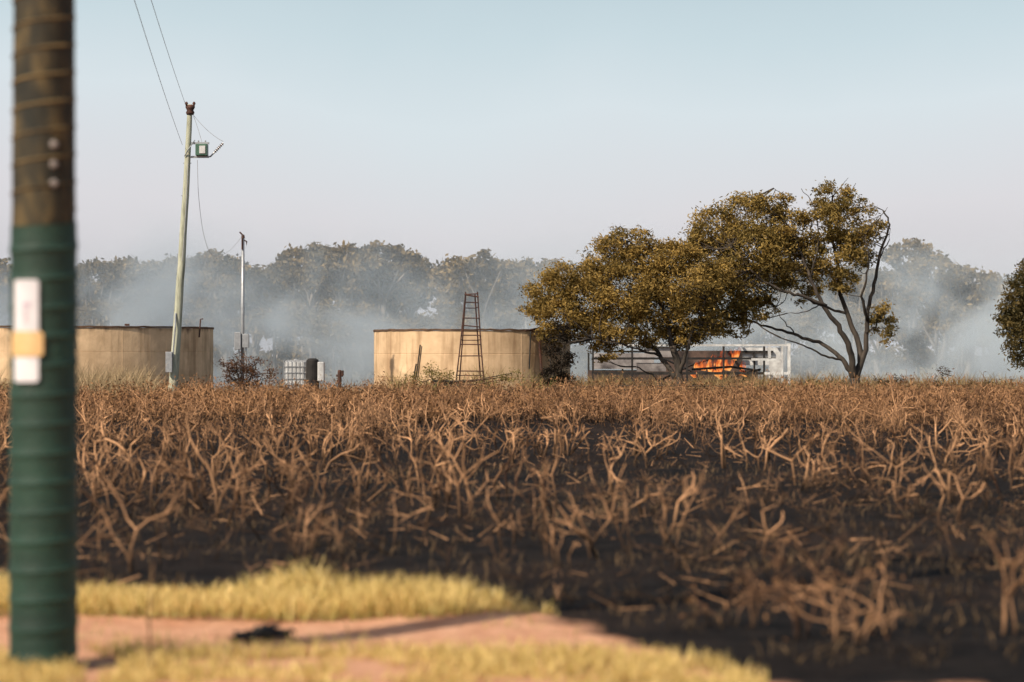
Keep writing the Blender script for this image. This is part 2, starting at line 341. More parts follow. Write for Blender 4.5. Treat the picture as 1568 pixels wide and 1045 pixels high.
# tall tree, right of centre
tree('gum_tree',[
 ([(1314,622),(1311,600),(1308,578)],0.26,0.19),
 ([(1308,582),(1290,552),(1262,528,0.4),(1225,514,0.8),(1185,503,1.0),(1148,490,1.2)],0.11,0.03),
 ([(1290,552),(1262,545,-.3),(1225,528,-.8),(1190,518,-1.2)],0.05,0.02),
 ([(1308,580),(1300,535,-.3),(1280,500,-.5),(1255,465,-.6),(1238,425,-.5),(1222,380,-.3),(1200,330,0)],0.14,0.03),
 ([(1262,470,-.6),(1225,455,-.9),(1190,445,-1),(1150,420,-1),(1120,380,-.8)],0.08,0.025),
 ([(1310,580),(1319,540,.2),(1305,495,.4),(1290,450,.5),(1284,400,.4),(1272,345,.2),(1275,300,0)],0.14,0.03),
 ([(1300,480,.4),(1270,470,.8),(1240,455,1.0),(1210,410,1.2)],0.06,0.02),
 ([(1312,580),(1325,535,.1),(1328,485,.1),(1340,435,.2),(1350,385,.1),(1362,345,0),(1352,322,0)],0.12,0.025),
 ([(1328,490),(1318,455,-.5),(1326,410,-.7),(1322,360,-.5)],0.07,0.02),
 ([(1326,510),(1342,500,.2),(1352,480,.3)],0.045,0.015),
 ([(1345,400,.2),(1362,370,.4),(1366,350,.4)],0.03,0.008),
 ([(1240,425,-.5),(1250,370,-.6),(1245,320,-.5),(1225,290,-.4)],0.04,0.01),
 ([(1222,380,-.3),(1212,340,0),(1200,300,.2),(1186,288,.2)],0.035,0.008),
 ([(1272,345,.2),(1300,300,.2),(1312,280,.2)],0.03,0.008),
 ([(1275,300,0),(1292,282,.1),(1300,272,.1)],0.02,0.006),
 ([(1225,514,.8),(1205,495,.6),(1190,470,.4)],0.03,0.01),([(1255,465,-.6),(1232,478,-.4),(1205,480,-.2)],0.03,0.01),
 ([(1322,360,-.5),(1345,335,-.3),(1358,318,-.2)],0.025,0.007)],
 [(1278,304,30,28,0),(1308,345,36,38,.3),(1262,345,28,34,-.4),(1316,388,28,30,.2,.8),(1285,388,36,34,-.3),(1238,388,30,32,.3,.8),(1205,352,36,36,.2),(1196,312,20,24,.2,.8),(1236,330,16,16,.2,.5),
  (1142,334,44,38,0),(1100,350,40,34,.4),(1150,385,50,40,-.6),(1105,402,48,44,.5),(1185,412,40,34,-.2),(1140,440,48,38,.2),(1165,475,28,22,0,.8),(1105,455,44,42,-.4),(1075,375,22,24,.3),
  (1262,430,30,26,.2,.8),(1292,430,22,26,-.2,.6),(1352,488,19,26,.2),(1354,515,10,14,.2,.6),(1350,345,10,14,0,.3),(1240,452,24,14,.5,.5),(1128,500,26,18,.2,.7),(1205,385,42,32,.8),(1305,315,22,20,.1,.5)],
 90,clumps=60)
# broad tree, centre right
tree('gum_tree',[
 ([(1040,622),(1041,590),(1038,560),(1030,530)],0.17,0.12),
 ([(1034,580),(1015,550,.3),(1000,530,.5),(985,510,.6),(960,480,.6),(930,440,.4)],0.10,0.03),
 ([(1040,575),(1050,540,-.3),(1062,500,-.4),(1080,460,-.4)],0.09,0.03),
 ([(1030,532),(1020,490,0),(1005,450,0),(985,400,.2),(965,370,.2)],0.10,0.03),
 ([(985,512,.6),(950,510,.9),(905,495,1.0),(860,470,.9),(830,455,.8)],0.06,0.02),
 ([(1010,545,.3),(975,535,-.4),(940,525,-.8),(905,520,-.9)],0.05,0.015),
 ([(1024,600),(1000,575,.6),(975,562,.9)],0.05,0.02)],
 [(958,372,38,26,0),(925,398,36,32,.3),(880,424,46,24,0),(842,448,38,32,.3),(862,485,40,28,-.3),(905,455,46,38,.5),(955,440,50,44,-.5),(1005,402,44,36,.3),(1038,395,36,28,.2),
  (1050,440,46,44,-.3),(1000,470,50,40,.5),(1060,490,44,36,.3),(945,495,46,32,0),(985,512,36,20,.2,.7),(905,508,34,24,.3),(930,535,28,18,.2,.6),(822,470,22,26,.2),(1040,515,34,20,.2,.8),(1090,500,32,24,.2,.8),(850,508,24,24,0,.8),(1095,430,32,36,.6)],
 88,clumps=62,cA=A([0.075,0.058,0.016]),cB=A([0.48,0.31,0.085]))
# tree at right edge
tree('gum_tree',[
 ([(1606,630),(1604,580),(1600,520),(1594,460),(1590,420)],0.2,0.04),
 ([(1602,560),(1580,520,.3),(1560,480,.4),(1550,450,.4)],0.09,0.02),
 ([(1602,540),(1625,500,-.3),(1650,460,-.4)],0.09,0.02)],
 [(1562,442,26,28,0),(1590,425,32,28,.3),(1556,490,26,34,.2),(1590,480,40,40,0),(1575,535,32,34,-.2),(1630,450,44,40,.2),(1650,500,44,40,0),(1615,545,44,34,.2)],
 84,clumps=66,cA=A([0.03,0.03,0.012]),cB=A([0.2,0.14,0.045]))
# dark scorched shrub at tank foot
tree('scorched_bush',[([(850,622),(849,590),(842,550)],0.05,0.02),([(850,600),(860,560,.2),(864,520,.3)],0.04,0.015)],
 [(850,575,18,22,0),(860,540,14,30,.2),(842,530,12,24,0,.7),(864,588,16,20,.1),(862,512,14,16,.1,.8)],86,clumps=60,cA=A([0.008,0.007,0.005]),cB=A([0.045,0.03,0.018]),lsize=0.12,lw=0.04)
tree('reddish_bush',[([(370,622),(368,590),(360,555)],0.05,0.02),([(370,600),(385,575,.2),(392,555,.3)],0.04,0.015),([(370,600),(352,575,.2),(345,560,.3)],0.04,0.015)],
 [(366,556,16,16,0,.7),(390,562,18,14,.2,.8),(345,566,16,14,0,.8),(370,578,34,16,0),(410,570,14,10,0)],82,clumps=60,leaves=65,cA=A([0.06,0.03,0.018]),cB=A([0.22,0.11,0.055]),lsize=0.1,lw=0.035)
tree('green_bush',[([(665,622),(664,600),(662,580)],0.04,0.015)],[(664,572,16,14,0),(685,580,14,10,.2),(785,578,18,10,0,.8),(1250,592,16,8,0),(640,580,10,8,0)],84,clumps=70,leaves=60,cA=A([0.07,0.06,0.015]),cB=A([0.34,0.26,0.09]),lsize=0.1,lw=0.035)
tree('charred_bush',[([(1445,622),(1445,595),(1443,572)],0.04,0.012),([(1375,622),(1376,600),(1374,580)],0.03,0.01)],
 [(1444,572,9,9,0,.8),(1442,588,16,10,0),(1376,584,10,8,0),(1500,590,14,8,0),(1345,584,8,6,0)],86,clumps=70,leaves=50,cA=A([0.025,0.018,0.010]),cB=A([0.14,0.085,0.04]),lsize=0.1,lw=0.03)
# distant tree line
def treeline():
    E=empty('distant_treeline'); a=Acc(); L=[]
    fA=A([0.055,0.045,0.022]); fB=A([0.34,0.24,0.105])
    prof=[(-330,400,60),(-250,395,60),(-170,402,55),(-90,398,55),(-20,396,50),(40,408,35),(95,412,35),(145,400,40),(190,398,34),(232,412,28),(268,396,38),(312,388,40),(352,396,32),(392,416,28),(432,402,32),
     (475,376,48),(530,380,46),(590,376,48),(628,394,32),(700,398,34),(745,392,42),(792,402,36),(850,405,50),(920,400,55),(1000,410,55),(1080,405,55),(1160,410,55),(1240,402,55),(1310,410,50),(1345,415,30),
     (1395,372,36),(1432,392,36),(1478,414,38),(1520,432,32),(1570,420,45),(1640,405,55),(1730,400,60),(1820,395,60),(1910,400,60)]
    for u,v,w in prof:
        d=rng.uniform(146,162); base=at(u,0,d); base[2]=0; bl=[]
        trunk_top=at(u+rng.normal(0,6),v+70,d)
        nb=10
        for i in range(nb):
            ang=math.pi*(i+0.5)/nb; rr=rng.uniform(0.7,0.9)
            bl.append((u+math.cos(ang)*w*rr,v+w*0.80-math.sin(ang)*w*0.62*rng.uniform(0.95,1.05),w*0.34,w*0.24,rng.normal(0,1.2)))
        for i in range(13):
            bl.append((u+rng.uniform(-.8,.8)*w,v+w*0.5+rng.uniform(0,60),w*0.40,w*0.32,rng.normal(0,1.8)))
        V,Q,C,cc=leaf_cloud(bl,d,54,40,0.34,0.19,fA,fB*rng.uniform(.8,1.15),crad=0.48)
        L.append((V,Q,C))
        a.tube(curve_pts([base,(base+trunk_top)/2+rng.normal(0,.2,3),trunk_top],4),np.linspace(0.28,0.1,9),6)
        for b in bl[::2]:
            e=at(b[0],b[1],d)+np.array([0,b[4],0]); s=base+(trunk_top-base)*rng.uniform(0.3,0.9)
            a.tube(curve_pts([s,(s+e)/2+rng.normal(0,.3,3),e],3),np.linspace(0.11,0.03,7),5)
    # understorey
    for i in range(120):
        u=rng.uniform(-350,1900); d=rng.uniform(134,160); w=rng.uniform(22,48)
        v=rng.uniform(455,530); bl=[(u+rng.normal(0,w*.5),v+w*.5+rng.uniform(-6,22),w*.5,w*.38,rng.normal(0,1)) for _ in range(5)]
        V,Q,C,cc=leaf_cloud(bl,d,24,34,0.32,0.15,fA,fB,crad=0.5)
        L.append((V,Q,C)); g=at(u,0,d); g[2]=0; e=at(u,v+w*.5,d)
        a.tube([g,(g+e)/2+rng.normal(0,.15,3),e],[0.12,0.09,0.05],5)
    bl=[(530,478,46,16,0),(500,495,34,18,0),(565,492,36,18,0),(530,510,56,22,0)]; V,Q,C,cc=leaf_cloud(bl,141,40,40,0.28,0.13,fA,fB,crad=.4); L.append((V,Q,C))
    # second rank behind, filling the gaps under the crowns
    bl=[(u+rng.uniform(-8,8),rng.uniform(436,462),32,26,0) for u in range(-420,1980,24) if not 640<u<672]
    V,Q,C,cc=leaf_cloud(bl,172,34,36,0.4,0.2,fA,fB,crad=0.6); L.append((V,Q,C))
    bl=[(u,rng.uniform(470,520),34,26,0) for u in range(-420,1980,24)]
    V,Q,C,cc=leaf_cloud(bl,178,30,36,0.4,0.2,fA,fB,crad=0.6); L.append((V,Q,C))
    bl=[(u,rng.uniform(540,560),34,20,0) for u in range(-420,1980,28)]
    V,Q,C,cc=leaf_cloud(bl,172,30,36,0.4,0.2,fA,fB,crad=0.6); L.append((V,Q,C))
    V,Q,C=merge(L); print('treeline',len(Q)); mesh_np('foliage',V,Q,M_leaf,E,col=C); a.obj('trunks',M_fbark,E,smooth=True)
treeline()
# ---------------------------------------------------------------- water tanks
def tank_mat():
    m,nt,b=newmat('tank_concrete'); N=nt.nodes.new; L=nt.links.new
    tc=N('ShaderNodeTexCoord'); 
    def noise(s,st,d=7,r=0.6):
        mp=N('ShaderNodeMapping'); mp.inputs['Scale'].default_value=st; L(tc.outputs['Object'],mp.inputs[0])
        n=N('ShaderNodeTexNoise'); n.inputs['Scale'].default_value=s; n.inputs['Detail'].default_value=d; n.inputs['Roughness'].default_value=r; L(mp.outputs[0],n.inputs[0]); return n.outputs[0]
    r=N('ShaderNodeValToRGB'); e=r.color_ramp.elements; e[0].position=.3;e[0].color=(0.52,0.35,0.20,1);e[1].position=.7;e[1].color=(0.82,0.58,0.35,1); L(noise(1.2,(1,1,1)),r.inputs[0])
    r2=N('ShaderNodeValToRGB'); e=r2.color_ramp.elements; e[0].position=.34;e[0].color=(0.42,0.34,0.27,1);e[1].position=.5;e[1].color=(1,1,1,1); L(noise(2.4,(1,1,0.10)),r2.inputs[0])
    mx=N('ShaderNodeMix'); mx.data_type='RGBA'; mx.blend_type='MULTIPLY'; mx.inputs[0].default_value=0.6; L(r.outputs[0],mx.inputs[6]); L(r2.outputs[0],mx.inputs[7])
    sep=N('ShaderNodeSeparateXYZ'); L(tc.outputs['Object'],sep.inputs[0])
    ad=N('ShaderNodeMath'); ad.operation='MULTIPLY_ADD'; L(noise(3,(1,1,.15)),ad.inputs[0]); ad.inputs[1].default_value=-0.7; L(sep.outputs[2],ad.inputs[2])
    mr=N('ShaderNodeMapRange'); L(ad.outputs[0],mr.inputs[0]); mr.inputs[1].default_value=2.28; mr.inputs[2].default_value=2.5
    mx2=N('ShaderNodeMix'); mx2.data_type='RGBA'; L(mr.outputs[0],mx2.inputs[0]); L(mx.outputs[2],mx2.inputs[6]); mx2.inputs[7].default_value=(0.15,0.085,0.05,1)
    L(mx2.outputs[2],b.inputs['Base Color']); b.inputs['Roughness'].default_value=0.9
    bp=N('ShaderNodeBump'); bp.inputs['Strength'].default_value=.3; bp.inputs['Distance'].default_value=.03; L(noise(9,(1,1,1)),bp.inputs['Height']); L(bp.outputs[0],b.inputs['Normal'])
    return m
M_tank=tank_mat(); M_rim=mat_noise('rim_rust',(0.07,0.04,0.025),(0.2,0.11,0.06),2)
def tank(uc,rad_u,d,vtop):
    E=empty('water_tank'); s=d/F; R=rad_u*s; c=at(uc,0,d); H=EYE+(545-vtop)*s; E.location=(c[0],d,0)
    n=128; a=Acc(); an=np.arange(n)*2*math.pi/n
    prof=[(R,-.1),(R,H*0.33-.015),(R-.012,H*.33),(R,H*.33+.015),(R,H*.66-.015),(R-.012,H*.66),(R,H*.66+.015),(R,H-.06),(R-0.14,H-.06),(R-0.14,-.1)]
    V=np.array([[r*math.cos(t),r*math.sin(t),z] for r,z in prof for t in an]); Q=[]
    for k in range(len(prof)-1):
        for i in range(n):
            j=(i+1)%n; Q.append([k*n+i,k*n+j,(k+1)*n+j,(k+1)*n+i])
    a.add(V,Q); a.obj('wall',M_tank,E)
    a=Acc(); prof=[(R+.03,H-.055),(R+.035,H+.01),(R-.17,H+.01),(R-.17,H-.055),(R+.03,H-.055)]
    wob=rng.normal(0,0.008,n)
    V=np.array([[r*math.cos(t),r*math.sin(t),z+wob[i]] for r,z in prof for i,t in enumerate(an)]); Q=[]
    for k in range(4):
        for i in range(n):
            j=(i+1)%n; Q.append([k*n+i,k*n+j,(k+1)*n+j,(k+1)*n+i])
    a.add(V,Q); a.obj('rim',M_rim,E)
    a=Acc()   # joint ribs
    for t in np.arange(0,2*math.pi,math.pi/9):
        a.tube([[(R-.006)*math.cos(t),(R-.006)*math.sin(t),-.05],[(R-.006)*math.cos(t),(R-.006)*math.sin(t),H-.07]],0.014,5)
    a.obj('joint_ribs',M_tank,E)
    a=Acc(); V=[[0,0,H-.9]]+[[(R-.15)*math.cos(t),(R-.15)*math.sin(t),H-.9] for t in an]; a.add(V,[[0,1+i,1+(i+1)%n,1+(i+1)%n] for i in range(n)]); a.obj('water',M_metal,E)
    return E,R,H
E,R,H=tank(723,150,92,506)
a=Acc()   # pipes and props against front
def surf(u,R,off=0.05):
    x=u; return [x,-math.sqrt(max(0.01,(R+off)**2-x*x)),0]
for x0,x1,z0,z1,r in ((-2.0,-1.85,0.9,2.1,0.028),(-2.15,-2.0,0.6,1.4,0.03),(2.15,2.2,1.2,2.6,.03)):
    p=surf(x0,R,.07); q=surf(x1,R,.07); a.tube([[p[0],p[1],z0],[q[0],q[1],z1]],r,6)
a.obj('outlet_pipes',M_dark,E)
a=Acc(); p=surf(2.55,R,.06); a.tube([[2.5,p[1],2.5],[2.62,p[1],1.0],[2.7,p[1]+.05,0]],.05,6); a.tube([[2.0,surf(2.0,R,.05)[1],2.62],[2.5,p[1],2.72]],.03,6); a.obj('fittings',M_rust,E)
E,R,H=tank(110,215,96,502)
a=Acc()
p=surf(1.0,R,.07); a.tube([[.95,p[1],H-.1],[1.0,p[1]-.02,H-.5],[1.02,p[1],H-.7]],.03,6)
for x in (-2.2,2.9): p=surf(x,R,-.08); a.box((x-.05,p[1]-.05,H+.011),(x+.12,p[1]+.08,H+.09))
p=surf(5.2,R,-.05); a.tube([[5.3,p[1],H-.4],[5.35,p[1],H+.3],[5.45,p[1],H+.32]],.03,6)
a.obj('fittings',M_rust,E)
# ---------------------------------------------------------------- foreground pole
def fg_pole():
    E=empty('utility_pole'); d=13.2; x=at(67,0,d)[0]; R=0.178; E.location=(x,d,0)
    m,nt,b=newmat('dark_timber'); N=nt.nodes.new; L=nt.links.new
    tc=N('ShaderNodeTexCoord'); mp=N('ShaderNodeMapping'); mp.inputs['Scale'].default_value=(5,5,2.2); L(tc.outputs['Object'],mp.inputs[0])
    no=N('ShaderNodeTexNoise'); no.inputs['Scale'].default_value=1.8; no.inputs['Detail'].default_value=8; L(mp.outputs[0],no.inputs[0])
    r=N('ShaderNodeValToRGB'); e=r.color_ramp.elements; e[0].position=.36;e[0].color=(0.010,0.011,0.006,1);e[1].position=.75;e[1].color=(0.12,0.085,0.03,1); x_=e.new(.52); x_.color=(.032,.026,.012,1)
    L(no.outputs[0],r.inputs[0]); L(r.outputs[0],b.inputs['Base Color'])
    b.inputs['Roughness'].default_value=.8
    bp=N('ShaderNodeBump'); bp.inputs['Strength'].default_value=.6; bp.inputs['Distance'].default_value=.02; L(no.outputs[0],bp.inputs['Height']); L(bp.outputs[0],b.inputs['Normal'])
    a=Acc(); z=np.linspace(2.3,9.6,60); pts=np.stack([rng.normal(0,.001,60),rng.normal(0,.001,60),z],-1); a.tube(pts,np.linspace(R-.006,R-.045,60),40); a.obj('timber_shaft',m,E,smooth=True)
    a=Acc(); t=np.linspace(0,1,1500); ang=t*2*math.pi*24; zz=2.5+t*3.6; rr=R-.006-(zz-2.3)*0.0053
    a.tube(np.stack([rr*np.cos(ang),rr*np.sin(ang),zz],-1),0.009,5); a.obj('binding_wire',mat_noise('band',(0.03,0.022,0.01),(0.20,0.14,0.055),5),E,smooth=True)
    ms=mat_noise('green_sleeve_plastic',(0.006,0.026,0.017),(0.012,0.050,0.031),2.5,rough=0.65,bump=0.25,stretch=(1,1,2))
    a=Acc(); zs=np.linspace(-.1,2.42,260); ph=(zs/0.158)%1; rad=R+0.006*np.exp(-((ph-.5)/.14)**2)+0.004*(1-zs/2.4)+rng.normal(0,.0006,260)
    n=56; an=np.arange(n)*2*math.pi/n
    V=[];
    for k,zv in enumerate(zs):
        for tt in an: V.append([rad[k]*math.cos(tt),rad[k]*math.sin(tt),zv+0.02*math.sin(tt+.5)])
    Q=[[k*n+i,k*n+(i+1)%n,(k+1)*n+(i+1)%n,(k+1)*n+i] for k in range(259) for i in range(n)]
    a.add(V,Q); a.obj('green_sleeve',ms,E,smooth=True)
    a=Acc()
    for k in range(1,15):
        zc=0.158*k+.079; an2=np.linspace(-math.pi*1.0,math.pi*.99,40); a.tube(np.stack([(R+.0085)*np.cos(an2),(R+.0085)*np.sin(an2),zc+.02*np.sin(an2+.5)],-1),.0045,4)
    a.obj('sleeve_seams',mat_noise('seam',(0.012,0.05,0.038),(0.045,0.11,0.085),6),E,smooth=True)
    def plate(name,u0,u1,v0,v1,mat,rp):
        a=Acc(); s=d/F; x0=(u0-67)*s; x1=(u1-67)*s; z0=EYE+(545-v1)*s; z1=EYE+(545-v0)*s
        t0=math.asin(x0/rp); t1=math.asin(x1/rp); ts=np.linspace(t0,t1,14); V=[]; m=0.012
        for rr in (rp,rp+.003):
            for k,t in enumerate(ts):
                cut=m if k in(0,13) else 0
                V+= [[rr*math.sin(t),-rr*math.cos(t),z0+cut],[rr*math.sin(t),-rr*math.cos(t),z1-cut]]
        Q=[]
        for k in range(13):
            for o in (0,28): Q.append([o+2*k,o+2*k+2,o+2*k+3,o+2*k+1])
            Q.append([28+2*k,28+2*k+2,2*k+2,2*k]); Q.append([28+2*k+1,28+2*k+3,2*k+3,2*k+1])
        Q+= [[0,1,29,28],[26,27,55,54]]
        a.add(V,Q); a.obj(name,mat,E,smooth=False)
    pw=mat_noise('plate_white',(0.60,0.60,0.63),(0.76,0.76,0.78),4,rough=.45,bump=.03)
    plate('white_plate',31,70,430,585,pw,R+.016)
    plate('orange_plate',27,77,508,546,mat_noise('plate_orange',(0.62,0.40,0.16),(0.8,0.55,0.28),5,rough=.5,bump=.03),R+.022)
    plate('plate_marking',45,57,464,471,mat_noise('mark',(0.5,0.42,0.5),(0.65,0.5,0.55),5),R+.0205)
    plate('plate_marking',47,52,474,495,mat_noise('mark2',(0.5,0.45,0.5),(0.62,0.55,0.58),5),R+.0205)
    a=Acc(); s=d/F
    for v in (225,255,284):
        xx=(90-67)*s; zz=EYE+(545-v)*s; yy=-math.sqrt((R-.01)**2-xx*xx); a.tube([[xx,yy+.02,zz],[xx,yy-.010,zz],[xx,yy-.016,zz]],[.022,.022,.012],10)
    a.obj('bolts',mat_noise('dull_zinc',(.12,.10,.09),(.3,.27,.25),9,rough=.7),E)
    a=Acc(); a.box((-1.25,-.06,9.1),(1.25,.06,9.22)); a.obj('crossarm',M_bark,E,bevel=.01)
    a=Acc()
    for xx in (-1.1,-.55,.6,1.1): a.tube([[xx,0,9.22],[xx,0,9.28],[xx,0,9.3],[xx,0,9.36],[xx,0,9.38]],[.02,.02,.05,.05,.02],10)
    a.obj('insulators',M_rust,E)
    return np.array([x,d,0])
fp=fg_pole()
# ---------------------------------------------------------------- tall far pole
M_pole=mat_noise('pale_timber',(0.24,0.24,0.175),(0.56,0.55,0.43),2,bump=.4,stretch=(6,6,.6),c3=(0.42,0.43,0.32))
def far_pole():
    E=empty('utility_pole'); d=83.; a=Acc()
    W=[at(262,620,d),at(266,582,d),at(276,430,d),at(285,280,d),at(291,160,d)]
    W[0][2]=-.1; c=curve_pts(W,6); c[:,0]+=rng.normal(0,.006,len(c)); a.tube(c,np.linspace(.185,.085,len(c)),14); a.obj('shaft',M_pole,E,smooth=True)
    a=Acc(); p=at(291,168,d)
    a.tube([p+[0,0,-.18],p+[0,0,-.1],p+[0,0,-.02],p+[0,0,.02],p+[0,0,.1],p+[0,0,.16]],[.12,.15,.11,.14,.14,.10],12)
    for dx in (-.13,.13): a.tube([p+[dx,0,.05],p+[dx,0,.16],p+[dx,0,.2],p+[dx,0,.27]],[.03,.03,.06,.03],8)
    a.obj('insulator_cap',M_rust,E,smooth=True)
    a=Acc(); b=at(309,230,d)
    a.box((b[0]-.2,d-.22,b[2]-.2),(b[0]+.2,d+.2,b[2]+.2)); a.obj('switch_box',mat_noise('box_green',(0.04,0.10,0.07),(0.08,0.17,0.11),3,rough=.5),E,bevel=.02)
    a=Acc(); a.box((b[0]-.06,d-.245,b[2]-.13),(b[0]+.14,d-.222,b[2]+.13)); a.obj('box_panel',M_white,E)
    a=Acc(); a.box((b[0]-.42,d-.04,b[2]+.2),(b[0]+.25,d+.04,b[2]+.27)); a.box((b[0]-.42,d-.04,b[2]-.27),(b[0]+.25,d+.04,b[2]-.203))
    for dx in (-.12,.12): a.tube([[b[0]+dx,d,b[2]+.27],[b[0]+dx,d,b[2]+.33]],.03,6)
    e=at(342,219,d); m=at(322,240,d); a.tube([[b[0]+.2,d,b[2]-.22],m,m+(e-m)*.4,e],[.03,.03,.03,.02],6)
    a.obj('bracket',M_metal,E)
    a=Acc(); m0=m+(e-m)*.35
    for k in range(6):
        q=m0+(e-m0)*k/6; q2=m0+(e-m0)*(k+.5)/6; a.tube([q,q2],[.065,.03],10)
    a.obj('strain_insulator',M_rust,E)
    a=Acc(); q0=at(262,548,d); a.box((q0[0]-.14,d-.36,q0[2]-.5),(q0[0]+.08,d-.2,q0[2]+.2)); a.obj('meter_box',M_metal,E,bevel=.01)
    a=Acc(); a.tube([at(266,548,d)-[0,.25,0],at(270,500,d)-[0,.25,0],at(270,480,d)-[0,.15,0]],.03,6)
    a.tube(curve_pts([at(283,240,d)-[0,.12,0],at(292,226,d)-[0,.2,0],at(298,215,d)],4),.02,5)
    for v in (250,300,360,420): q=at(275+(430-v)*.065,v,d); a.tube([q-[.14,0,0],q+[.14,0,0]],.012,4)
    a.obj('conduit',M_metal,E)
    return E
far_pole()
# service pole
E=empty('service_pole'); d=86.; a=Acc(); g=at(371,0,d); g[2]=-.1; t=at(372,365,d)
a.tube([g,(g+t)/2,t],[.075,.065,.055],12); a.obj('shaft',M_metal,E,smooth=True)
a=Acc(); a.tube([t,t+[0,0,.12]],[.07,.05],8); a.tube([t+[0,0,.1],t+[-.12,0,.22]],.03,6); a.tube([t+[0,0,-.05],t+[.13,0,-.12],t+[.13,0,-.3]],.03,6); a.tube([t+[-.02,-.08,0],t+[-.02,-.08,-.4]],.03,6); a.obj('weatherhead',M_rust,E)
a=Acc(); q=at(371,522,d); a.box((q[0]-.25,d-.3,q[2]-.32),(q[0]-.02,d-.1,q[2]+.3)); a.box((q[0]+.03,d-.28,q[2]-.25),(q[0]+.26,d-.1,q[2]+.24)); a.obj('meter_boxes',M_metal,E,bevel=.015)
a=Acc(); a.tube([q+[-.1,-.15,-.3],q+[-.1,-.15,-2.]],.03,6); a.tube([q+[.15,-.15,-.25],q+[.15,-.15,-2.]],.025,6); a.obj('conduits',M_metal,E)
# wires
a=Acc()
def wire(p,q,sag,r=.007,n=26):
    p=np.array(p,float);q=np.array(q,float);t=np.linspace(0,1,n)[:,None]; c=p+(q-p)*t; c[:,2:]-=sag*4*t*(1-t); a.tube(c,r,4,cap=False)
wire(at(283,158,83),[fp[0]-1.1,fp[1],9.36],.25); wire(at(279,222,83),[fp[0]-1.1,fp[1]+.1,9.0],.3)
wire(at(291,170,83),at(342,217,83),.12,.007); wire(at(296,178,83),at(310,222,83),-.05,.007)
c=curve_pts([at(302,245,83),at(304,300,83.3),at(312,360,83.8),at(326,392,84.4),at(350,385,85.2),at(371,362,86)],6); a.tube(c,.008,4,cap=False)
c=curve_pts([at(288,250,82.8),at(284,330,82.8),at(279,400,82.8)],5); a.tube(c,.012,4,cap=False)
a.obj('power_lines',M_wire)
# ---------------------------------------------------------------- ladder tower
E=empty('ladder_tower'); d=84.; a=Acc()
def rail(u0,v0,u1,v1,o0,o1,r=.028): 
    p=at(u0,v0,d)+[0,o0,0]; q=at(u1,v1,d)+[0,o1,0]; a.tube([p,(p+q)/2+rng.normal(0,.012,3),q],r,6); return p,q
L1=rail(694,620,713,447,0,.25);R1=rail(744,620,731,447,0,.25);L2=rail(700,620,713,449,.9,.33);R2=rail(738,620,727,449,.9,.33)
a.obj('rails',M_rust,E)
a=Acc()
for v in (450,465,487,500,514,528,546,568,590,606):
    t=(620-v)/173; j=rng.normal(0,.03,2)
    p=L1[0]+(L1[1]-L1[0])*t;q=R1[0]+(R1[1]-R1[0])*t; a.tube([p+[0,-.03,j[0]],q+[0,-.03,j[1]]],.022,6)
for v in (470,520,575):
    t=(620-v)/173; p=L2[0]+(L2[1]-L2[0])*t;q=R2[0]+(R2[1]-R2[0])*t; a.tube([p,q],.018,6)
    for (X1,X2) in ((L1,L2),(R1,R2)): a.tube([X1[0]+(X1[1]-X1[0])*t,X2[0]+(X2[1]-X2[0])*t],.018,6)
p=at(711,451,d)+[0,.2,0];q=at(733,455,d)+[0,.2,0]; a.tube([p,q],.03,6)
a.obj('rungs',M_rust,E)
# ---------------------------------------------------------------- IBC and bin
E=empty('bulk_liquid_container'); d=86.; x0=at(436,0,d)[0]; x1=at(471,0,d)[0]; zt=EYE+(545-552)*d/F
a=Acc(); a.box((x0+.03,d-.4,.45),(x1-.03,d+.4,zt-.02)); a.obj('bottle',M_white,E,bevel=.06)
a=Acc()
for k in range(6):
    z=.45+(zt-.45)*k/5; 
    for y in (d-.43,d+.43): a.tube([[x0,y,z],[x1,y,z]],.012,5)
    for x in (x0,x1): a.tube([[x,d-.43,z],[x,d+.43,z]],.012,5)
for k in range(7):
    x=x0+(x1-x0)*k/6
    for y in (d-.445,d+.445): a.tube([[x,y,.4],[x,y,zt]],.012,5)
a.box((x0,d-.45,.25),(x1,d+.45,.4)); a.tube([[ (x0+x1)/2,d,zt-.02],[(x0+x1)/2,d,zt+.05]],.09,12)
for x in (x0+.08,x1-.08): a.box((x-.06,d-.4,0),(x+.06,d+.4,.25))
a.obj('cage_and_pallet',M_metal,E)
E=empty('drum_pump'); x=at(479,0,85.5)[0]; a=Acc()
zt=EYE-(549-545)*85.5/F
a.tube([[x,85.4,0],[x,85.4,.35],[x,85.4,.36],[x,85.4,zt-.08],[x,85.4,zt-.05],[x,85.4,zt]],[.22,.22,.235,.22,.2,.12],20); a.obj('drum',M_dark,E,smooth=False)
a=Acc(); a.box((x+.19,85.2,.8),(x+.42,85.6,1.48)); a.obj('side_case',M_white,E,bevel=.03)
a=Acc(); x=at(520,0,85)[0]; a.tube([[x,85,0],[x,85,1.15],[x,85,1.2]],[.07,.07,.05],10); a.tube([[x-.12,85,1.0],[x+.12,85,1.0]],.04,8); a.tube([[x+.1,85,1.0],[x+.1,85,1.18]],.05,8); a.obj('standpipe',M_rust)
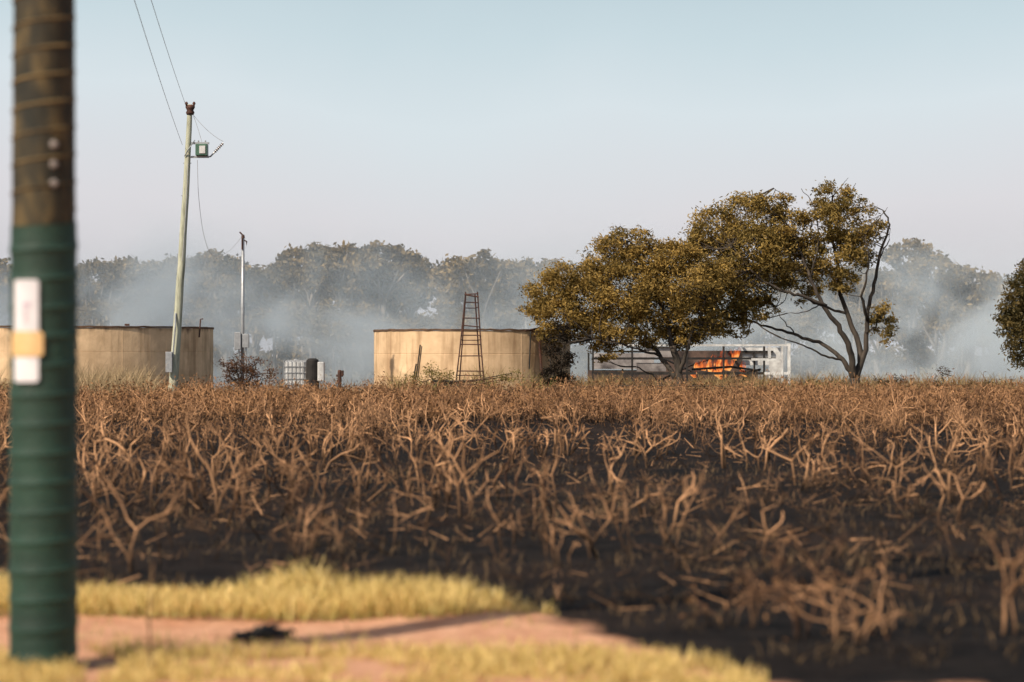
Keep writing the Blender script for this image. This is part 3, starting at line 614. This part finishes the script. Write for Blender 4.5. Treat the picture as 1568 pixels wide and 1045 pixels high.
# ---------------------------------------------------------------- burning shed
E=empty('burning_shed'); d=104.; s=d/F
def X(u): return at(u,0,d)[0]
def Z(v): return EYE+(545-v)*s
D=4.2
a=Acc()
a.box((X(906),d-.04,Z(551)),(X(1188),d+.04,Z(547.5))); a.box((X(906),d-.05,Z(574)),(X(1172),d+.05,Z(570)))
for u in (908,968,1052,1108,1170): a.box((X(u)-.04,d-.062,0),(X(u)+.04,d+.062,Z(530.6)))
for u in (906,960,1030,1170): a.box((X(u)-.04,d+D-.05,0),(X(u)+.04,d+D+.05,Z(540.1)))
a.box((X(930),d+D-.07,Z(540)),(X(1200),d+D+.07,Z(537)))
a.tube([[X(1010),d+1,Z(585)],[X(1060),d+1.4,Z(560)],[X(1110),d+2,Z(545)]],.05,5); a.tube([[X(1080),d+.7,Z(590)],[X(1168),d+.9,Z(566)]],.05,5); a.tube([[X(990),d+2,Z(535)],[X(1070),d+2.3,Z(572)]],.05,5)
a.tube([[X(1060),d+.3,Z(566)],[X(1120),d+.3,Z(562)],[X(1165),d+.3,Z(568)]],.05,5)
a.box((X(905),d+.3,.3),(X(1175),d+D,.48))
a.obj('charred_frame',M_dark,E)
a=Acc()
a.box((X(940),d-.08,Z(530.5)),(X(1208),d+.08,Z(527.5)))
a.box((X(1196),d-.1,0),(X(1199),d+.1,Z(531))); a.box((X(1206),d-.1,0),(X(1210),d+.1,Z(526)))
a.box((X(1150),d-.07,Z(552.5)),(X(1196),d+.07,Z(549))); a.box((X(1170),d-.07,Z(574)),(X(1206),d+.07,Z(570)))
a.box((X(1176),d-.09,Z(549)),(X(1180),d+.09,Z(531)))
for u in (1120,1150,1206): a.box((X(u)-.05,d+.08,Z(530)),(X(u)+.05,d+D,Z(527.7)))
a.box((X(1150),d+D+.08,Z(560)),(X(1212),d+D+.14,Z(532)))
a.box((X(1182),d+1.2,Z(582)),(X(1204),d+1.3,Z(552)))
a.obj('white_frame',M_white,E)
a=Acc(); Mp=mat_noise('scorched_sheet',(0.06,0.05,0.05),(0.5,0.47,0.45),0.8,rough=.6,c3=(0.26,0.23,0.22))
a.box((X(990),d+.07,Z(547)),(X(1034),d+.10,Z(531))); a.box((X(912),d+D-.2,Z(566)),(X(1010),d+D-.16,Z(541))); a.box((X(975),d+.1,Z(569)),(X(1020),d+.13,Z(556)))
a.obj('wall_sheets',Mp,E)
a=Acc(); Mb=mat_noise('dark_wall',(0.015,0.011,0.01),(0.16,0.10,0.075),1.2)  # dark sheets added at the back, standing in for the dark smoky interior
a.box((X(1020),d+D-.3,0),(X(1150),d+D-.24,Z(537))); a.box((X(905),d+D-.12,0),(X(1175),d+D-.08,Z(568))); a.obj('dark_back_wall',Mb,E)
# flames
m,nt,b=newmat('flame'); N=nt.nodes.new; L=nt.links.new
for nd in list(nt.nodes): nt.nodes.remove(nd)
out=N('ShaderNodeOutputMaterial'); em=N('ShaderNodeEmission'); tr=N('ShaderNodeBsdfTransparent'); ms=N('ShaderNodeMixShader'); geo=N('ShaderNodeNewGeometry')
vc=N('ShaderNodeVertexColor'); vc.layer_name='Col'; sp=N('ShaderNodeSeparateColor'); L(vc.outputs[0],sp.inputs[0])
no=N('ShaderNodeTexNoise'); no.inputs['Scale'].default_value=3.6; no.inputs['Detail'].default_value=5; no.inputs['Distortion'].default_value=.8
mp=N('ShaderNodeMapping'); mp.inputs['Scale'].default_value=(1.4,1.4,.6); L(geo.outputs['Position'],mp.inputs[0]); L(mp.outputs[0],no.inputs[0])
ad=N('ShaderNodeMath'); ad.operation='SUBTRACT'; L(no.outputs[0],ad.inputs[0]); 
ml=N('ShaderNodeMath'); ml.operation='MULTIPLY'; ml.inputs[1].default_value=.35; L(sp.outputs[0],ml.inputs[0]); L(ml.outputs[0],ad.inputs[1])
mr=N('ShaderNodeMapRange'); mr.inputs[1].default_value=.27; mr.inputs[2].default_value=.55; L(ad.outputs[0],mr.inputs[0])
r=N('ShaderNodeValToRGB'); e=r.color_ramp.elements; e[0].position=.05; e[0].color=(.55,.05,.008,1); e[1].position=1.0; e[1].color=(1,.52,.16,1); x_=e.new(.6); x_.color=(1,.20,.03,1); L(mr.outputs[0],r.inputs[0]); L(r.outputs[0],em.inputs[0]); em.inputs[1].default_value=1.25
pw=N('ShaderNodeMath'); pw.operation='MULTIPLY'; pw.inputs[1].default_value=.75; L(mr.outputs[0],pw.inputs[0])
L(pw.outputs[0],ms.inputs[0]); L(tr.outputs[0],ms.inputs[1]); L(em.outputs[0],ms.inputs[2]); L(ms.outputs[0],out.inputs[0])
a=Acc()
for u,vb,vt,w,oy in ((1068,566,548,12,.8),(1080,568,540,13,1.2),(1092,570,534,13,1.6),(1104,570,526,13,.9),(1118,568,530,16,1.4),(1130,552,527,12,1.8),(1138,566,552,10,1.0),(1100,578,562,26,.7),(1140,576,566,16,.6),(1062,577,568,12,.9)):
    m_=10; t=np.linspace(0,1,m_); zz=Z(vb)+(Z(vt)-Z(vb))*t; xx=X(u)+w*s*.35*np.sin(t*4+u)*t+.15*t; rr=w*s*.55*np.sin(np.clip(t*.88+.12,0,1)*math.pi)**.8*(1-.5*t)+.01
    pts=np.stack([xx,np.full(m_,d+oy),zz],-1); a.tube(pts,rr,12,cap=False,c=(0,0,0)); a.C[-1]=np.repeat(np.stack([t,t,t],-1),12,axis=0)
a.obj('flames',m,E,smooth=True)
# ---------------------------------------------------------------- smoke (volume)
def smoke(name,lo,hi,dens,scale,thr0,thr1,col,zfall,step=1.0,seed=0.0,base=0.15):
    a=Acc(); a.box(lo,hi)
    m=bpy.data.materials.new(name+'_vol'); m.use_nodes=True; nt=m.node_tree; N=nt.nodes.new; L=nt.links.new
    for nd in list(nt.nodes): nt.nodes.remove(nd)
    out=N('ShaderNodeOutputMaterial'); vs=N('ShaderNodeVolumePrincipled'); geo=N('ShaderNodeNewGeometry')
    vs.inputs['Color'].default_value=(*col,1); vs.inputs['Anisotropy'].default_value=-0.45
    mp=N('ShaderNodeMapping'); mp.inputs['Location'].default_value=(seed,seed,0); mp.inputs['Scale'].default_value=(1,.5,1.0); mp.inputs['Rotation'].default_value=(0,.35,0); L(geo.outputs['Position'],mp.inputs[0])
    no=N('ShaderNodeTexNoise'); no.inputs['Scale'].default_value=scale; no.inputs['Detail'].default_value=4; no.inputs['Distortion'].default_value=1.0; L(mp.outputs[0],no.inputs[0])
    mr=N('ShaderNodeMapRange'); mr.interpolation_type='SMOOTHSTEP'; mr.inputs[1].default_value=thr0; mr.inputs[2].default_value=thr1; mr.inputs[3].default_value=base; mr.inputs[4].default_value=1; L(no.outputs[0],mr.inputs[0])
    sp=N('ShaderNodeSeparateXYZ'); L(geo.outputs['Position'],sp.inputs[0])
    zf=N('ShaderNodeMapRange'); zf.interpolation_type='SMOOTHSTEP'; zf.inputs[1].default_value=zfall[0]; zf.inputs[2].default_value=zfall[1]; zf.inputs[3].default_value=dens; zf.inputs[4].default_value=0; L(sp.outputs[2],zf.inputs[0])
    mu=N('ShaderNodeMath'); mu.operation='MULTIPLY'; L(mr.outputs[0],mu.inputs[0]); L(zf.outputs[0],mu.inputs[1]); L(mu.outputs[0],vs.inputs['Density']); L(vs.outputs[0],out.inputs['Volume'])
    m.cycles.volume_step_rate=step
    return a.obj(name,m)
smoke('smoke',(-60,110,-.5),(60,133,12),0.34,0.14,0.46,0.66,(0.80,0.91,1.0),(0.0,9.2),1.2,base=.05,seed=3.0)
# ---------------------------------------------------------------- light, sky, camera
el=math.radians(43); az_from=np.array([-0.70,-0.71]) # horizontal direction towards the sun
az_from/=np.linalg.norm(az_from)
to_sun=Vector((az_from[0]*math.cos(el),az_from[1]*math.cos(el),math.sin(el)))
ld=bpy.data.lights.new('sun','SUN'); ld.energy=5.0; ld.angle=math.radians(.5); ld.color=(1,.88,.72)
lo=bpy.data.objects.new('sun',ld); link(lo); lo.rotation_euler=to_sun.to_track_quat('Z','Y').to_euler()
w=bpy.data.worlds.new('World'); scene.world=w; w.use_nodes=True; nt=w.node_tree; bg=nt.nodes['Background']; N=nt.nodes.new; L=nt.links.new
sk=N('ShaderNodeTexSky'); sk.sky_type='NISHITA'; sk.sun_disc=False; sk.sun_elevation=el; sk.sun_rotation=math.atan2(to_sun.x,to_sun.y); sk.air_density=1.0; sk.dust_density=2.5; sk.ozone_density=1.0
# smoky haze layer low over the horizon
tc=N('ShaderNodeTexCoord'); sp=N('ShaderNodeSeparateXYZ'); L(tc.outputs['Generated'],sp.inputs[0])
r=N('ShaderNodeValToRGB'); e=r.color_ramp.elements; e[0].position=0.0; e[0].color=(.60,.58,.61,1); e[1].position=1.0; e[1].color=(.40,.52,.57,1)
for p_,c_ in ((.18,(.66,.645,.675)),(.45,(.64,.705,.74)),(.62,(.55,.65,.69))): q=e.new(p_); q.color=(*c_,1)
mr=N('ShaderNodeMapRange'); mr.inputs[1].default_value=0.03; mr.inputs[2].default_value=0.20; L(sp.outputs[2],mr.inputs[0])
nz=N('ShaderNodeTexNoise'); nz.inputs['Scale'].default_value=5; nz.inputs['Detail'].default_value=4; L(tc.outputs['Generated'],nz.inputs[0])
am=N('ShaderNodeMath'); am.operation='MULTIPLY_ADD'; L(nz.outputs[0],am.inputs[0]); am.inputs[1].default_value=.4; L(mr.outputs[0],am.inputs[2])
sb=N('ShaderNodeMath'); sb.operation='SUBTRACT'; L(am.outputs[0],sb.inputs[0]); sb.inputs[1].default_value=.2; L(sb.outputs[0],r.inputs[0])
sc=N('ShaderNodeVectorMath'); sc.operation='SCALE'; sc.inputs['Scale'].default_value=11.6; L(r.outputs[0],sc.inputs[0])
f=N('ShaderNodeMapRange'); f.interpolation_type='SMOOTHSTEP'; f.inputs[1].default_value=.12; f.inputs[2].default_value=.5; f.inputs[3].default_value=.88; f.inputs[4].default_value=.0; L(sp.outputs[2],f.inputs[0])
mx=N('ShaderNodeMix'); mx.data_type='RGBA'; L(f.outputs[0],mx.inputs[0]); L(sk.outputs[0],mx.inputs[6]); L(sc.outputs[0],mx.inputs[7])
L(mx.outputs[2],bg.inputs[0]); bg.inputs[1].default_value=0.10
cd=bpy.data.cameras.new('camera'); cam=bpy.data.objects.new('camera',cd); link(cam); cd.lens=85; cd.sensor_width=36; cd.clip_end=6000; cd.clip_start=.1
cam.location=(0,0,EYE); cam.rotation_euler=(math.radians(90)+math.atan(22.5/F),0,0)
cd.dof.use_dof=True; cd.dof.focus_distance=88; cd.dof.aperture_fstop=1.5
scene.camera=cam
scene.view_settings.view_transform='Standard'; scene.view_settings.look='None'; scene.view_settings.exposure=0
